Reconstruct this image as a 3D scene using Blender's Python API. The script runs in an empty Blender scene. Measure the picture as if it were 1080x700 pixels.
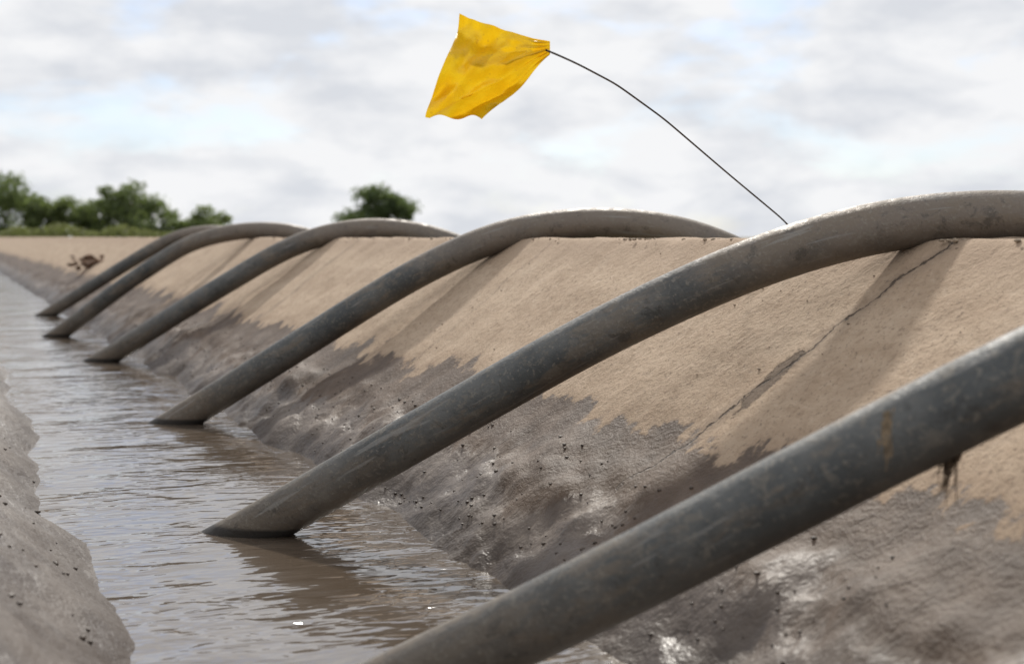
import bpy, math, random, bmesh
import numpy as np
from mathutils import Vector, noise, Matrix
random.seed(4); rng=np.random.default_rng(4)
S=bpy.context.scene
S.view_settings.view_transform='Standard'; S.view_settings.look='None'; S.view_settings.exposure=0

# ------------------------------------------------------------ helpers
def mesh_obj(name,verts,faces,mat=None,smooth=True):
    me=bpy.data.meshes.new(name); me.from_pydata([tuple(v) for v in verts],[],[tuple(f) for f in faces]); me.update()
    if smooth: me.polygons.foreach_set('use_smooth',[True]*len(me.polygons))
    ob=bpy.data.objects.new(name,me); S.collection.objects.link(ob)
    if mat: me.materials.append(mat)
    return ob
class NT:
    def __init__(s,name):
        s.m=bpy.data.materials.new(name); s.m.use_nodes=True; s.t=s.m.node_tree
        s.b=s.t.nodes['Principled BSDF']; s.out=s.t.nodes['Material Output']
        s.geo=s.t.nodes.new('ShaderNodeNewGeometry')
        s.pos=s.geo.outputs['Position']
    def n(s,ty,**k):
        x=s.t.nodes.new(ty)
        for a,v in k.items(): setattr(x,a,v)
        return x
    def l(s,a,b): s.t.links.new(a,b)
    def put(s,v,sock):
        if isinstance(v,bpy.types.NodeSocket): s.l(v,sock)
        else: sock.default_value=v
    def map(s,scale,loc=(0,0,0),vec=None):
        x=s.n('ShaderNodeMapping'); x.inputs['Scale'].default_value=scale; x.inputs['Location'].default_value=loc
        s.l(vec or s.pos,x.inputs['Vector']); return x.outputs[0]
    def noise(s,scale,detail=4,rough=.5,vec=None,dist=0):
        x=s.n('ShaderNodeTexNoise'); x.inputs['Scale'].default_value=scale; x.inputs['Detail'].default_value=detail
        x.inputs['Roughness'].default_value=rough; x.inputs['Distortion'].default_value=dist
        s.l(vec or s.pos,x.inputs['Vector']); return x.outputs['Fac']
    def math(s,op,a,b=0.0,c=None,clamp=False):
        x=s.n('ShaderNodeMath',operation=op); x.use_clamp=clamp
        s.put(a,x.inputs[0]); s.put(b,x.inputs[1])
        if c is not None: s.put(c,x.inputs[2])
        return x.outputs[0]
    def ramp(s,v,a,b,lo=0.0,hi=1.0,smooth=True):
        x=s.n('ShaderNodeMapRange'); x.interpolation_type='SMOOTHSTEP' if smooth else 'LINEAR'
        s.put(v,x.inputs[0]); x.inputs[1].default_value=a; x.inputs[2].default_value=b
        x.inputs[3].default_value=lo; x.inputs[4].default_value=hi; return x.outputs[0]
    def mix(s,f,a,b,mode='MIX'):
        x=s.n('ShaderNodeMix',data_type='RGBA',blend_type=mode)
        s.put(f,x.inputs[0])
        for v,k in ((a,6),(b,7)):
            if isinstance(v,tuple): v=v+(1,) if len(v)==3 else v
            s.put(v,x.inputs[k])
        return x.outputs[2]
    def xyz(s):
        x=s.n('ShaderNodeSeparateXYZ'); s.l(s.pos,x.inputs[0]); return x.outputs
    def bump(s,h,strength,dist,prev=None):
        x=s.n('ShaderNodeBump'); x.inputs['Strength'].default_value=strength; x.inputs['Distance'].default_value=dist
        s.put(h,x.inputs['Height'])
        if prev: s.l(prev,x.inputs['Normal'])
        return x.outputs[0]

# ------------------------------------------------------------ lining material
def lining_mat():
    m=NT('concrete_and_mud'); X,Y,Z=m.xyz()
    med=m.noise(15,4,.62); fine=m.noise(140,2,.6)
    drip=m.noise(5,5,.66,vec=m.map((.8,1.25,.8)))
    isleft=m.ramp(X,.3,.6,1,0)
    h=m.math('SUBTRACT',Z,m.math('MULTIPLY',isleft,.35))
    h=m.math('ADD',h,m.math('MULTIPLY',m.math('SUBTRACT',drip,.5),.20))
    h=m.math('ADD',h,m.math('MULTIPLY',m.math('SUBTRACT',med,.5),.10))
    h=m.math('ADD',h,m.math('MULTIPLY',m.math('SUBTRACT',fine,.5),.014))
    wet=m.ramp(h,.200,.213,1,0)
    halo=m.ramp(h,.2,.25,1,0)
    mud=m.ramp(h,.07,.12,1,0)
    streak=m.noise(8,4,.6,vec=m.map((1.8,.5,1.8)))
    speck2=m.noise(60,4,.78)
    c=m.mix(m.ramp(streak,.3,.7),(.385,.28,.19),(.48,.362,.255))
    c=m.mix(m.ramp(speck2,.50,.68,0,.5),c,(.26,.18,.115))
    c=m.mix(m.ramp(speck2,.46,.34,0,.3),c,(.55,.44,.33))
    c=m.mix(m.ramp(fine,.58,.70,0,.65),c,(.17,.122,.083))
    c=m.mix(m.ramp(drip,.5,.72,0,.35),c,(.49,.385,.285))
    c=m.mix(m.ramp(m.math('ADD',Z,m.math('MULTIPLY',streak,.08)),.46,.52,0,.7),c,(.37,.268,.185))
    c=m.mix(m.math('MULTIPLY',halo,.35),c,(.26,.18,.118))
    wc=m.mix(m.ramp(med,.3,.7),(.085,.056,.037),(.135,.092,.062))
    wc=m.mix(m.ramp(speck2,.5,.7,0,.5),wc,(.055,.038,.026))
    n2=m.noise(8,5,.62,vec=m.map((1.2,.75,1.2)))
    mc=m.mix(m.ramp(n2,.38,.62),(.105,.078,.059),(.20,.163,.133))
    mc=m.mix(m.ramp(speck2,.56,.7,0,.6),mc,(.07,.05,.036))
    mc=m.mix(m.ramp(med,.56,.68,0,.6),mc,(.06,.043,.031))
    mc=m.mix(m.ramp(Z,.015,.07,.9,0),mc,(.058,.040,.028))
    mc=m.mix(m.math('MULTIPLY',isleft,.7),mc,(.085,.068,.056))
    c=m.mix(wet,c,wc); c=m.mix(mud,c,mc)
    wob=m.math('MULTIPLY',m.math('SUBTRACT',m.noise(9,5,.7),.5),.09)
    wmod=m.ramp(speck2,.35,.7,.2,2.4)
    cr=None; dark_band=None
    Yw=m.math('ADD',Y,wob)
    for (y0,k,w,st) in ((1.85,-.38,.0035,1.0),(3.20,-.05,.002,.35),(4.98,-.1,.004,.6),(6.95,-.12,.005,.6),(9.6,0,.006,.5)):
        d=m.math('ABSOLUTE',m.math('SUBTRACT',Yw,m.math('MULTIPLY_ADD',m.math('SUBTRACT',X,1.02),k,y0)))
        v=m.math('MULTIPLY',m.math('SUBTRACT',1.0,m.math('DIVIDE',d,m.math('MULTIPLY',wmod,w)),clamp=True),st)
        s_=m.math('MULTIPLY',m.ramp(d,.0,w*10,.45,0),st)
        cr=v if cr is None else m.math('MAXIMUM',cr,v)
        dark_band=s_ if dark_band is None else m.math('MAXIMUM',dark_band,s_)
    right=m.ramp(X,.86,1.0); cr=m.math('MULTIPLY',cr,right); dark_band=m.math('MULTIPLY',dark_band,right)
    c=m.mix(dark_band,c,(.19,.14,.10)) 
    dx=m.math('SUBTRACT',X,1.13); dy=m.math('SUBTRACT',Y,1.80)
    rr=m.math('SQRT',m.math('ADD',m.math('MULTIPLY',m.math('MULTIPLY',dx,dx),.6),m.math('MULTIPLY',m.math('MULTIPLY',dy,dy),5)))
    hole=m.ramp(m.math('ADD',rr,m.math('MULTIPLY',m.math('SUBTRACT',speck2,.5),.09)),.034,.046,1,0)
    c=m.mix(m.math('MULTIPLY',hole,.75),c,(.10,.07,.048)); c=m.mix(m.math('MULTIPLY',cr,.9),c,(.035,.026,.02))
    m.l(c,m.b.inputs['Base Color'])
    rough=m.ramp(wet,0,1,.92,.66)
    rmud=m.ramp(n2,.35,.65,.40,.6)
    mx=m.n('ShaderNodeMix'); m.l(mud,mx.inputs[0]); m.l(rough,mx.inputs[2]); m.l(rmud,mx.inputs[3])
    m.l(mx.outputs[0],m.b.inputs['Roughness'])
    m.l(m.math('SUBTRACT',.42,m.math('MULTIPLY',isleft,.14)),m.b.inputs['Specular IOR Level'])
    dry=m.math('SUBTRACT',1.15,mud)
    g=m.math('MULTIPLY',m.math('ADD',m.math('MULTIPLY',fine,.9),m.math('MULTIPLY',speck2,2.4)),m.math('MULTIPLY',dry,.0014))
    lump=m.math('MULTIPLY',m.math('ADD',m.math('MULTIPLY',n2,.008),m.math('MULTIPLY',med,.008)),m.math('ADD',m.math('MULTIPLY',mud,m.math('SUBTRACT',1.0,m.math('MULTIPLY',isleft,.5))),.1))
    gr=m.math('ADD',g,lump)
    gr=m.math('ADD',gr,m.math('MULTIPLY',speck2,.0011))
    gr=m.math('SUBTRACT',gr,m.math('MULTIPLY',m.math('ADD',cr,m.math('MULTIPLY',hole,.9)),.007))
    m.l(m.bump(gr,.85,1.0),m.b.inputs['Normal'])
    return m.m
LM=lining_mat()

# ------------------------------------------------------------ ditch lining geometry
def fb(x,y,s,o=0,oct=3):
    return noise.fractal(Vector((x*s+o,y*s+o*.7,o)),1.0,2.0,oct)
CX=1.39; CZ=.496
def prof(x):
    if x<-.42: return CZ if x>-.54 else CZ-(-.54-x)*4
    if x<.2: return .79*(.2-x)+.0
    if x<.33: return -(x-.2)*.7
    if x<.64: return -.091
    if x<.77: return -.091+(x-.64)*.7
    if x<CX: return .8*(x-.77)
    if x<1.51: return CZ
    return CZ-(x-1.51)*6
xs=list(np.arange(-.56,.0,.03))+list(np.arange(0,1.525,.0105))+[1.53]
ys=[]; y=-1.5; 
while y<150:
    ys.append(y)
    y+= .03 if y<.6 else (.0105 if y<3.2 else (.018 if y<5 else .018*(y/5)**1.6))
V=[];nx=len(xs)
def sm(a,b,t):
    t=max(0,min(1,(t-a)/(b-a))); return t*t*(3-2*t)
for yy in ys:
    eL=.035*fb(1.3,yy,1.1,3)+.022*fb(.2,yy,3.0,9,2)+.006*fb(.2,yy,11,19,3); eR=.03*fb(5,yy,1.3,1)+.025*fb(5,yy,4,7)+.008*fb(5,yy,13,17,3)
    for x in xs:
        side = eL if x<.48 else eR
        k=1-sm(.1,.45,abs(x-.48)-.2) if x>.48 else 1-sm(.3,.7,abs(x-.48)-.2)
        z=prof(x+side*k)
        crest_r=.005*fb(x,yy,9,5)
        if x>.48:
            md=(1-sm(.07,.2,z))
            th=.022*md*(1+fb(x*1.5,yy*.8,4,2))
            lump=.016*md*fb(x*1.2,yy*.7,8,11,4)+.008*md*fb(x,yy*.85,26,12,3)
            z+=th*sm(-.09,0.0,z)+lump*sm(-.09,.02,z)+.0025*fb(x,yy,6,20)
            z+=crest_r
        else:
            z+=sm(-.09,.02,z)*(.022*fb(x*1.2,yy*.7,2.4,31,2)+.006*fb(x,yy*.8,8,33,3)+.0014*fb(x,yy,26,34,3))
        V.append((x,yy,z))
F=[(j*nx+i,j*nx+i+1,(j+1)*nx+i+1,(j+1)*nx+i) for j in range(len(ys)-1) for i in range(nx-1)]
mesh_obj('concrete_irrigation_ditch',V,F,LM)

# ------------------------------------------------------------ water
def water_mat():
    m=NT('muddy_water'); b=m.b
    n1=m.noise(3,2,.5)
    m.l(m.mix(m.ramp(n1,.35,.65),(.10,.075,.054),(.14,.112,.088)),b.inputs['Base Color'])  # base greyed and lifted for the silvery sky reflection
    b.inputs['Roughness'].default_value=.04; b.inputs['IOR'].default_value=2.3
    rot=m.n('ShaderNodeMapping'); rot.inputs['Rotation'].default_value=(0,0,math.radians(20)); rot.inputs['Scale'].default_value=(.6,1.3,1); m.l(m.pos,rot.inputs[0])
    a=m.noise(19,1,.4,vec=rot.outputs[0],dist=.8)
    c=m.noise(7,1,.5,vec=m.map((.8,1.2,1)),dist=.4)
    d=m.noise(48,1,.5,vec=rot.outputs[0],dist=.5)
    calm=m.ramp(n1,.38,.62,.35,1.15)
    h=m.math('ADD',m.math('MULTIPLY',a,1.0),m.math('MULTIPLY',c,.9)); h=m.math('ADD',h,m.math('MULTIPLY',d,.24))
    h=m.math('MULTIPLY',h,calm)
    m.l(m.bump(h,.6,.0085),b.inputs['Normal'])
    return m.m
mesh_obj('water',[(-.0,-1.5,0),(1.0,-1.5,0),(1.0,150,0),(-.0,150,0)],[(0,1,2,3)],water_mat(),False)

# ------------------------------------------------------------ ground
def ground_mat():
    m=NT('field_soil'); n=m.noise(.15,5,.6); f=m.noise(12,5,.6)
    c=m.mix(m.ramp(n,.4,.65),(.23,.165,.11),(.12,.13,.05)); c=m.mix(m.ramp(f,.4,.7,0,.4),c,(.14,.1,.07))
    m.l(c,m.b.inputs['Base Color']); m.b.inputs['Roughness'].default_value=.95
    m.l(m.bump(f,.6,.03),m.b.inputs['Normal']); return m.m
gx=[(-900,0),(-60,0),(-3,0),(-1.5,.15),(-.8,.44),(-.52,.47),(-.45,.42),(.2,-.16),(.77,-.18),(1.42,.40),(1.5,.462),(1.56,.468),(1.62,.44),(1.85,.28),(2.3,.04),(3,0),(60,0),(900,0)]
gy=[-60,-5]+list(np.arange(-2,12,.25))+[13,15,18,22,30,45,70,100,150,250,500,1500]
V=[(x,yy,z+(.01*fb(x,yy,5,40) if 1.5<x<3 else 0)) for yy in gy for x,z in gx]; n=len(gx)
F=[(j*n+i,j*n+i+1,(j+1)*n+i+1,(j+1)*n+i) for j in range(len(gy)-1) for i in range(n-1)]
mesh_obj('ground',V,F,ground_mat())

# ------------------------------------------------------------ siphon pipes
def pipe_mat():
    m=NT('weathered_aluminium'); X,Y,Z=m.xyz()
    at=m.n('ShaderNodeAttribute'); at.attribute_name='pc'; pc=at.outputs['Vector']
    sp=m.n('ShaderNodeSeparateXYZ'); m.l(pc,sp.inputs[0])
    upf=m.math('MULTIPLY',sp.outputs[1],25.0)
    a=m.noise(7,5,.65,vec=pc); blot=m.noise(34,5,.75,vec=pc,dist=.5); f=m.noise(150,2,.6,vec=pc)
    scr=m.noise(60,3,.6,vec=m.map((.10,1.3,1.3),vec=pc)); str2=m.noise(13,5,.72,vec=m.map((.5,1.5,1.5),vec=pc))
    c=m.mix(m.ramp(a,.38,.62),(.068,.073,.073),(.128,.129,.122))
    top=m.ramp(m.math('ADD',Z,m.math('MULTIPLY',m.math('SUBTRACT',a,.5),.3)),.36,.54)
    c=m.mix(m.math('MULTIPLY',top,.75),c,(.195,.152,.115))  # tan reflection on the upper arch, tinted into the metal by height
    lowd=m.ramp(m.math('ADD',Z,m.math('MULTIPLY',m.math('SUBTRACT',str2,.5),.7)),-.04,.2,.8,.0)
    c=m.mix(lowd,c,(.18,.138,.098))
    c=m.mix(m.ramp(str2,.50,.62,0,.6),c,(.18,.143,.104))
    c=m.mix(m.ramp(blot,.54,.64,0,.5),c,(.22,.195,.16))
    c=m.mix(m.ramp(m.math('SUBTRACT',1.0,blot),.54,.66,0,.55),c,(.040,.037,.033))
    c=m.mix(m.ramp(scr,.61,.68,0,.5),c,(.26,.25,.23))
    c=m.mix(m.ramp(f,.57,.69,0,.5),c,(.24,.215,.175))
    c=m.mix(m.math('MULTIPLY',m.ramp(upf,-.2,-.9,0,.45),1.0),c,(.07,.055,.04))  # underside shadow darkened straight into the pipe colour
    wetl=m.ramp(Z,.010,.018,1,0); c=m.mix(wetl,c,(.03,.026,.022))
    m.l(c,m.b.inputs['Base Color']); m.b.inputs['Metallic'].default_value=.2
    m.l(m.ramp(blot,.35,.7,.46,.75),m.b.inputs['Roughness'])
    m.l(m.bump(m.math('ADD',blot,m.math('MULTIPLY',f,.6)),.5,.003),m.b.inputs['Normal'])
    return m.m
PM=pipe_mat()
def sweep(pts,r,seg=32,samples=140,smooth=25,coords=None):
    P=[Vector(p) for p in pts]; 
    L=[0]
    for i in range(1,len(P)): L.append(L[-1]+(P[i]-P[i-1]).length)
    Q=[]
    for k in range(samples):
        t=L[-1]*k/(samples-1); i=0
        while i<len(P)-2 and L[i+1]<t: i+=1
        u=(t-L[i])/(L[i+1]-L[i]); Q.append(P[i].lerp(P[i+1],u))
    for _ in range(smooth):
        Q=[Q[0]]+[(Q[i-1]+Q[i]*2+Q[i+1])/4 for i in range(1,len(Q)-1)]+[Q[-1]]
    V=[];F=[]; up=Vector((0,0,1)); N=None
    for i,q in enumerate(Q):
        T=(Q[min(i+1,len(Q)-1)]-Q[max(i-1,0)]).normalized()
        if N is None: N=(up-T*up.dot(T)).normalized()
        else: N=(N-T*N.dot(T)).normalized()
        B=T.cross(N); rr=r(i/(samples-1)) if callable(r) else r
        for s in range(seg):
            a=2*math.pi*s/seg; V.append(q+(N*math.cos(a)+B*math.sin(a))*rr)
            if coords is not None: coords.append((L[-1]*i/(samples-1),rr*math.cos(a),rr*math.sin(a)))
    for i in range(samples-1):
        for s in range(seg):
            F.append((i*seg+s,i*seg+(s+1)%seg,(i+1)*seg+(s+1)%seg,(i+1)*seg+s))
    return V,F
pipes=[
 [(.33,1.62,-.10),(.447,1.507,0),(.576,1.385,.091),(.9315,1.049,.375),(1.08,.91,.48),(1.22,.79,.53),(1.36,.68,.54),(1.5,.57,.535),(1.7,.42,.49),(1.95,.26,.38),(2.4,0,.12)],
 [(.33,2.51,-.10),(.48,2.40,0),(.73,2.22,.18),(.975,2.045,.353),(1.171,1.905,.466),(1.322,1.819,.519),(1.43,1.776,.533),(1.538,1.733,.538),(1.72,1.65,.51),(1.95,1.55,.40),(2.4,1.35,.12)],
 [(.44,3.98,-.10),(.58,3.89,0),(.847,3.745,.188),(1.137,3.584,.395),(1.335,3.472,.505),(1.503,3.362,.539),(1.672,3.262,.535),(1.80,3.19,.505),(2.05,3.05,.36),(2.45,2.85,.1)],
 [(.44,6.03,-.10),(.591,5.93,0),(.901,5.69,.227),(1.226,5.434,.456),(1.383,5.317,.522),(1.543,5.22,.539),(1.671,5.148,.522),(1.782,5.08,.486),(2.05,4.93,.35),(2.45,4.7,.1)],
 [(.39,7.59,-.10),(.53,7.49,0),(.829,7.262,.26),(1.118,7.038,.477),(1.324,6.902,.532),(1.488,6.804,.54),(1.63,6.72,.51),(1.95,6.55,.37),(2.45,6.3,.1)],
 [(.46,9.58,-.10),(.605,9.49,0),(.997,9.24,.279),(1.322,9.057,.494),(1.506,8.929,.541),(1.689,8.8,.525),(1.95,8.65,.40),(2.45,8.4,.1)],
]
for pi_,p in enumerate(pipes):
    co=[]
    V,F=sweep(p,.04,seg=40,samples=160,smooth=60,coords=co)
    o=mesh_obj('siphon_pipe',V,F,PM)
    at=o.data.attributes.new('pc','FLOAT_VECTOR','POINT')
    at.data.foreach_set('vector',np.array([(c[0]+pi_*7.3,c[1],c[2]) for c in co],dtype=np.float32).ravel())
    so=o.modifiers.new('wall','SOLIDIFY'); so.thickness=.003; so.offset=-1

# ------------------------------------------------------------ simple coloured mats
def flat(name,col,rough=.8,metal=0,var=.35,scale=30,bump=.4,bd=.004):
    m=NT(name); n=m.noise(scale,4,.6)
    d=tuple(c*(1-var) for c in col)
    m.l(m.mix(m.ramp(n,.35,.65),d,col),m.b.inputs['Base Color']); m.b.inputs['Roughness'].default_value=rough; m.b.inputs['Metallic'].default_value=metal
    m.l(m.bump(n,bump,bd),m.b.inputs['Normal']); return m.m

# ------------------------------------------------------------ marker flag
flag=bpy.data.objects.new('marker_flag',None); S.collection.objects.link(flag)
wp=[(1.61,2.43,.42),(1.605,2.427,.47),(1.557,2.414,.525),(1.387,2.353,.617),(1.176,2.222,.708),(1.033,2.118,.752),(.9126,2.005,.767),(.85,1.945,.772),(.822,1.92,.774)]
V,F=sweep(wp,.0016,seg=8,samples=90,smooth=8)
w=mesh_obj('wire_stem',V,F,flat('flag_wire',(.09,.075,.065),.5,.7)); w.parent=flag
def flag_mat():
    m=NT('yellow_vinyl'); n=m.noise(28,4,.65); 
    c=m.mix(m.ramp(n,.4,.7),(.84,.52,.008),(.90,.60,.015))
    c=m.mix(m.ramp(m.noise(90,4,.7),.60,.70,0,.5),c,(.50,.28,.02))
    c=m.mix(m.ramp(m.noise(17,4,.6),.58,.75,0,.4),c,(.64,.38,.03))
    m.l(c,m.b.inputs['Base Color']); m.b.inputs['Roughness'].default_value=.40
    bp=m.bump(n,.6,.007); m.l(bp,m.b.inputs['Normal'])
    tr=m.n('ShaderNodeBsdfTranslucent'); m.l(c,tr.inputs[0]); m.l(bp,tr.inputs['Normal'])
    mx=m.n('ShaderNodeMixShader'); mx.inputs[0].default_value=.4; m.l(m.b.outputs[0],mx.inputs[1]); m.l(tr.outputs[0],mx.inputs[2]); m.l(mx.outputs[0],m.out.inputs[0])
    return m.m
R=Vector((.9285,-.3714,0)); U=Vector((.3714,.9285,0)); Z=Vector((0,0,1)); A0=Vector((.832,1.929,.776))
def loc(px,py,d): return A0+R*((px-580)*.0014)+Z*((55-py)*.0014)+U*d
def tri(v): return math.asin(.96*math.sin(v))/1.2
N=80; V=[]
for i in range(N+1):
    s=i/N
    for j in range(N+1):
        t=j/N
        ux=580-96*s; uy=46-31*s + 3*math.sin(s*math.pi)
        lx=580-72*s; ly=60+70*s + 3*math.sin(s*math.pi)-2*math.sin(s*9)
        fx,fy=((484-32*(t/.62)+4*math.sin(t*8), 15+113*(t/.62)) if t<.62 else (452+56*(t-.62)/.38, 128+2*(t-.62)/.38-6*math.sin((t-.62)/.38*math.pi)-3*math.sin((t-.62)/.38*9)))
        bx=ux*(1-t)+lx*t; by=uy*(1-t)+ly*t
        chordx=484*(1-t)+508*t; chordy=15*(1-t)+130*t
        x=bx+(fx-chordx)*s**1.6; yv=by+(fy-chordy)*s**1.6
        d=s*(.032*tri(t*8.5+.4+s*1.0)+.011*tri(t*19+s*6)+.02*(t-.5))+.010*tri(s*10+t*5)*s+.006*tri((s-t)*16)*s
        d+=.016*noise.noise(Vector((s*4,t*4,1)))*s+.012*noise.noise(Vector((s*9,t*9,4)))*s
        d+=.006*math.sin(t*30+s*8)*math.exp(-s*4)*min(1,s*8)
        V.append(loc(x,yv,d))
F=[(i*(N+1)+j,i*(N+1)+j+1,(i+1)*(N+1)+j+1,(i+1)*(N+1)+j) for i in range(N) for j in range(N)]
f=mesh_obj('vinyl_sheet',V,F,flag_mat()); f.parent=flag

# ------------------------------------------------------------ dry root and dried mud streak on nearest pipe
def root():
    VV=[];FF=[]
    def add(pts,r):
        V,F=sweep(pts,lambda t:r*(1-.7*t),seg=6,samples=18,smooth=3); o=len(VV); VV.extend(V); FF.extend([tuple(a+o for a in f) for f in F])
    C=Vector((.848,1.129,.308)); ax=Vector((.62,-.59,.50)).normalized()
    tc=(-U-ax*(-U).dot(ax)).normalized(); up=ax.cross(tc); up=up if up.z>0 else -up
    for k in range(60):
        o=random.gauss(0,.0035); pts=[]; a0=random.uniform(0,58); n_=random.randint(3,8)
        for q in range(n_):
            ph=math.radians(a0-q*11+random.uniform(-3,3)); pts.append(C+ax*((ph-.4)*.022+o+random.uniform(-.001,.001))+ (tc*math.cos(ph)+up*math.sin(ph))*.0401)
        add(pts,random.uniform(.0006,.0015))
    mesh_obj('dried_mud_streak',VV,FF,flat('dried_mud',(.27,.20,.125),.95,0,.5,120))
    VV.clear(); FF.clear()
    base=C+ax*.042-up*.037
    for k in range(28):
        b=base+ax*random.gauss(0,.006)+tc*random.uniform(-.008,.012)
        L=random.uniform(.01,.03) if k<20 else random.uniform(.03,.05); dx=Vector((random.uniform(-.45,.0),random.uniform(-.2,.2),-1))
        add([b+Vector((0,0,.006)),b+dx*L*.4,b+dx*L*.7+Vector((random.uniform(-.004,.004),0,0)),b+dx*L+Vector((random.uniform(-.008,.003),0,0))],random.uniform(.0008,.0022) if k<20 else .0012)
    mesh_obj('dry_root_debris',VV,FF,flat('dry_root',(.15,.10,.06),.9))
root()

# ------------------------------------------------------------ pebbles / clods
def rocks(name,items,mat):
    VV=[];FF=[]
    bm=bmesh.new(); bmesh.ops.create_icosphere(bm,subdivisions=2,radius=1); bv=[v.co.copy() for v in bm.verts]; bf=[[v.index for v in f.verts] for f in bm.faces]; bm.free()
    for (p,r) in items:
        o=len(VV); s=Vector((random.uniform(.7,1.4),random.uniform(.7,1.4),random.uniform(.45,.8))); sd=random.random()*50
        for v in bv:
            k=1+.35*noise.noise(v*1.3+Vector((sd,sd,sd))); VV.append(Vector(p)+Vector((v.x*s.x,v.y*s.y,v.z*s.z))*r*k)
        FF+= [tuple(a+o for a in f) for f in bf]
    mesh_obj(name,VV,FF,mat)
it=[]
for _ in range(1800):
    y=.8+ (random.random()**1.8)*14; x=random.uniform(1.375,1.56); it.append(((x,y,.495 if x<1.51 else .475),random.uniform(.0015,.0048)))
for _ in range(160):
    y=.9+random.random()**1.5*7; x=random.uniform(1.05,1.39); it.append(((x,y,.8*(x-.77)+.001),random.uniform(.001,.0025)))
rocks('gravel',it,flat('gravel_stone',(.36,.28,.20),.9,0,.5,60))
# clods lie on the real mud surface (height looked up from the lining mesh)
from mathutils.bvhtree import BVHTree
dep=bpy.context.evaluated_depsgraph_get(); dep.update()
bt=BVHTree.FromObject(bpy.data.objects['concrete_irrigation_ditch'],dep)
def top(x,y):
    h=bt.ray_cast(Vector((x,y,2)),Vector((0,0,-1)))[0]; return h.z if h else 0
it=[]
for _ in range(40):
    y=random.uniform(1.6,3.4); x=random.uniform(.02,.19); it.append(((x,y,top(x,y)+.001),random.uniform(.0015,.0055)))
for _ in range(520):
    y=1.2+5.5*random.random()**1.1; x=.78+.18*random.random()**1.4; z=top(x,y)
    if z>.004: it.append(((x,y,z+.0008),random.uniform(.0012,.0034)))
rocks('mud_clods',it,flat('mud_clod',(.075,.052,.036),.6,0,.4,40))
it=[((1.10+random.gauss(0,.05),11.9+random.gauss(0,.17),.28+random.gauss(0,.025)+random.uniform(0,.04)),random.uniform(.01,.032)) for _ in range(60)]
rocks('broken_earth_clump',it,flat('earth_clump',(.19,.11,.065),.95,0,.6,15,.8,.02))

# ------------------------------------------------------------ trees
def leaf_mat(name,a,b):
    m=NT(name); n=m.noise(1.1,3,.6); 
    inf=m.math('FRACT',m.math('MULTIPLY',m.geo.outputs['Random Per Island'],7.3))
    c=m.mix(m.ramp(n,.35,.65),a,b); c=m.mix(m.math('MULTIPLY',inf,.5),c,tuple(v*.45 for v in a))
    m.l(c,m.b.inputs['Base Color']); m.b.inputs['Roughness'].default_value=.6
    tr=m.n('ShaderNodeBsdfTranslucent'); m.l(m.mix(.5,c,(.25,.33,.08)),tr.inputs[0]); mx=m.n('ShaderNodeMixShader'); mx.inputs[0].default_value=.55
    m.l(m.b.outputs[0],mx.inputs[1]); m.l(tr.outputs[0],mx.inputs[2]); m.l(mx.outputs[0],m.out.inputs[0]); return m.m
BARK=flat('bark',(.12,.09,.065),.95)
def tree(name,x,y,h,rad,mat,clumps=26,n=5200,leaf=.17,low=.08,spread=1.0):
    root=bpy.data.objects.new(name,None); S.collection.objects.link(root); root.location=(x,y,0)
    cs=[]
    for q_ in range(clumps):
        a=random.uniform(0,2*math.pi) if q_>5 else q_*1.05; rr=rad*math.sqrt(random.random())*.88 if q_>5 else rad*.3*random.random(); t=random.random()
        if q_<=5: t=.35+.12*q_
        zmax=h*(1-.42*(rr/rad)**2); z=h*low+(zmax-h*low)*t*.95; cs.append((rr*math.cos(a),rr*math.sin(a)*.7,z,random.uniform(.11,.22)*h*spread))
    VV=np.zeros((n*4,3)); 
    for k in range(n):
        cx,cy,cz,cr=random.choice(cs); d=rng.normal(size=3); d/=np.linalg.norm(d); q=cr*(.35+.85*rng.random())
        p=np.array([cx,cy,cz])+d*q*np.array([1.2,1.2,.85]); p[2]=max(.05,p[2])
        a=rng.normal(size=3); a/=np.linalg.norm(a); b=np.cross(a,rng.normal(size=3)); b/=np.linalg.norm(b); s=leaf*rng.uniform(.5,1.2)
        VV[k*4]=p-a*s; VV[k*4+1]=p-b*s*.45; VV[k*4+2]=p+a*s; VV[k*4+3]=p+b*s*.45
    o=mesh_obj('crown',VV.tolist(),[(4*k,4*k+1,4*k+2,4*k+3) for k in range(n)],mat,False); o.parent=root
    TV=[];TF=[]
    def limb(pts,r0,r1):
        V,F=sweep(pts,lambda t:r0+(r1-r0)*t,seg=8,samples=14,smooth=2); b=len(TV); TV.extend(V); TF.extend([tuple(a+b for a in f) for f in F])
    limb([(0,0,-.2),(.05,0,h*.3),(0,.05,h*.75)],h*.035,h*.01)
    for c in cs[:12]: limb([(0,0,h*random.uniform(.1,.4)),(c[0]*.5,c[1]*.5,c[2]*.6),c[:3]],h*.014,h*.004)
    o=mesh_obj('trunk',TV,TF,BARK); o.parent=root
G1=leaf_mat('leaves_mid_green',(.10,.13,.055),(.155,.195,.085)); G2=leaf_mat('leaves_light_green',(.15,.19,.075),(.21,.25,.10)); G3=leaf_mat('leaves_dark_green',(.065,.10,.045),(.11,.15,.065))  # greens lightened to make up for backlit crowns
tree('broadleaf_tree',3.2,106.1,5.2,4.2,G1,60,9500)
tree('broadleaf_tree',7.7,104.6,3.3,3.0,G2,34,6500)
tree('broadleaf_tree',12.2,102.8,4.3,4.2,G1,64,10500)
tree('broadleaf_tree',16.9,101.2,2.6,2.4,G2,26,3600)
tree('mesquite_tree',28.3,96.4,4.0,3.1,G3,60,9500,spread=.85)
VV=[];n=9000
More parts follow.
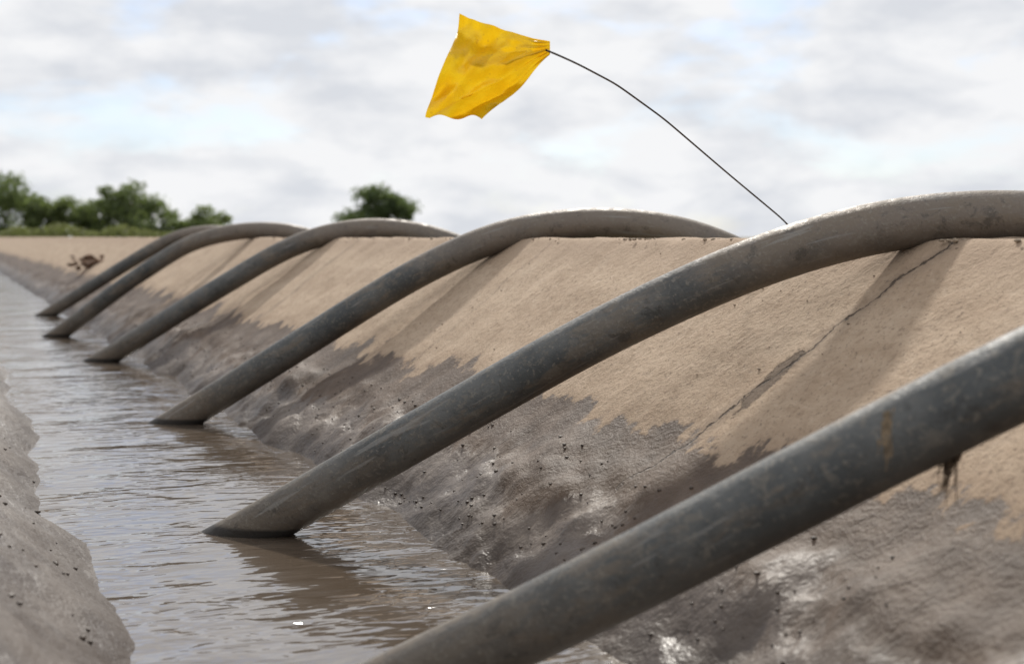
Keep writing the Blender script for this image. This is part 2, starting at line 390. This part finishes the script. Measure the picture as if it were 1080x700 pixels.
for k in range(n):
    t=rng.random(); x=-6+t*24; y=99-t*6+rng.normal()*.8; hh=(.9+.7*(noise.noise(Vector((x*.5,0,0)))+.3))*(1-.6*max(0,t-.7)/.3)
    p=np.array([x,y,rng.random()*max(.25,hh)])
    a=rng.normal(size=3);a/=np.linalg.norm(a); b=np.cross(a,rng.normal(size=3)); b/=np.linalg.norm(b); s=.13
    VV+= [p-a*s,p-b*s*.5,p+a*s,p+b*s*.5]
mesh_obj('distant_shrubs',[tuple(v) for v in VV],[(4*k,4*k+1,4*k+2,4*k+3) for k in range(n)],leaf_mat('dry_shrub',(.15,.14,.06),(.18,.175,.08)),False)
V,F=sweep([(8.6,92,-.1),(8.6,92,1.35)],.14,seg=10,samples=4,smooth=0); mesh_obj('fence_post',V,F,BARK)

# ------------------------------------------------------------ light
Ld=Vector((-.47,-1.15,-1))
sun=bpy.data.lights.new('sun','SUN'); sun.energy=3.3; sun.angle=math.radians(3.0); sun.color=(1,.95,.87)
so=bpy.data.objects.new('sun',sun); S.collection.objects.link(so); so.rotation_euler=Ld.to_track_quat('-Z','Y').to_euler()
el=math.atan2(1,math.hypot(.47,1.15)); az=math.atan2(.47,1.15)
W=bpy.data.worlds.new('World'); S.world=W; W.use_nodes=True; t=W.node_tree; t.nodes.clear()
nn=t.nodes.new; lk=t.links.new
sky=nn('ShaderNodeTexSky'); sky.sky_type='NISHITA'; sky.sun_disc=False; sky.sun_elevation=el; sky.sun_rotation=az
tint=nn('ShaderNodeMix'); tint.data_type='RGBA'; tint.blend_type='MULTIPLY'; tint.inputs[0].default_value=1; tint.inputs[7].default_value=(.68,.84,1.12,1); lk(sky.outputs[0],tint.inputs[6])
b1=nn('ShaderNodeBackground'); b1.inputs[1].default_value=.11; lk(tint.outputs[2],b1.inputs[0])
tc=nn('ShaderNodeTexCoord'); mp=nn('ShaderNodeMapping'); mp.inputs['Scale'].default_value=(1,1,2.6); lk(tc.outputs['Generated'],mp.inputs[0])
def wn(s,d,r,di=0,loc=(0,0,0)):
    m=nn('ShaderNodeMapping'); m.inputs['Location'].default_value=loc; lk(mp.outputs[0],m.inputs[0])
    x=nn('ShaderNodeTexNoise'); x.inputs['Scale'].default_value=s; x.inputs['Detail'].default_value=d; x.inputs['Roughness'].default_value=r; x.inputs['Distortion'].default_value=di; lk(m.outputs[0],x.inputs['Vector']); return x.outputs['Fac']
cr=nn('ShaderNodeValToRGB'); e=cr.color_ramp.elements; e[0].position=.34; e[0].color=(.74,.765,.815,1); e[1].position=.56; e[1].color=(.96,.965,.98,1)
lk(wn(11,7,.55,.2,(3,1,.4)),cr.inputs[0])
b2=nn('ShaderNodeBackground'); b2.inputs[1].default_value=.96; lk(cr.outputs[0],b2.inputs[0])
mr=nn('ShaderNodeMapRange'); mr.interpolation_type='SMOOTHSTEP'; mr.inputs[1].default_value=.34; mr.inputs[2].default_value=.50; mr.inputs[3].default_value=.5; lk(wn(7,6,.55,.2,(1.7,4,2)),mr.inputs[0])
mx=nn('ShaderNodeMixShader'); lk(mr.outputs[0],mx.inputs[0]); lk(b1.outputs[0],mx.inputs[1]); lk(b2.outputs[0],mx.inputs[2])
o=nn('ShaderNodeOutputWorld'); lk(mx.outputs[0],o.inputs[0])

# ------------------------------------------------------------ camera
cd=bpy.data.cameras.new('camera'); cam=bpy.data.objects.new('camera',cd); S.collection.objects.link(cam); S.camera=cam
cam.location=(0,0,.5); cam.rotation_euler=(math.radians(90),0,-math.radians(21.8))
cd.lens=50; cd.sensor_width=36; cd.shift_y=-100/1080; cd.clip_start=.02; cd.clip_end=4000
cd.dof.use_dof=True; cd.dof.focus_distance=2.5; cd.dof.aperture_fstop=5.0
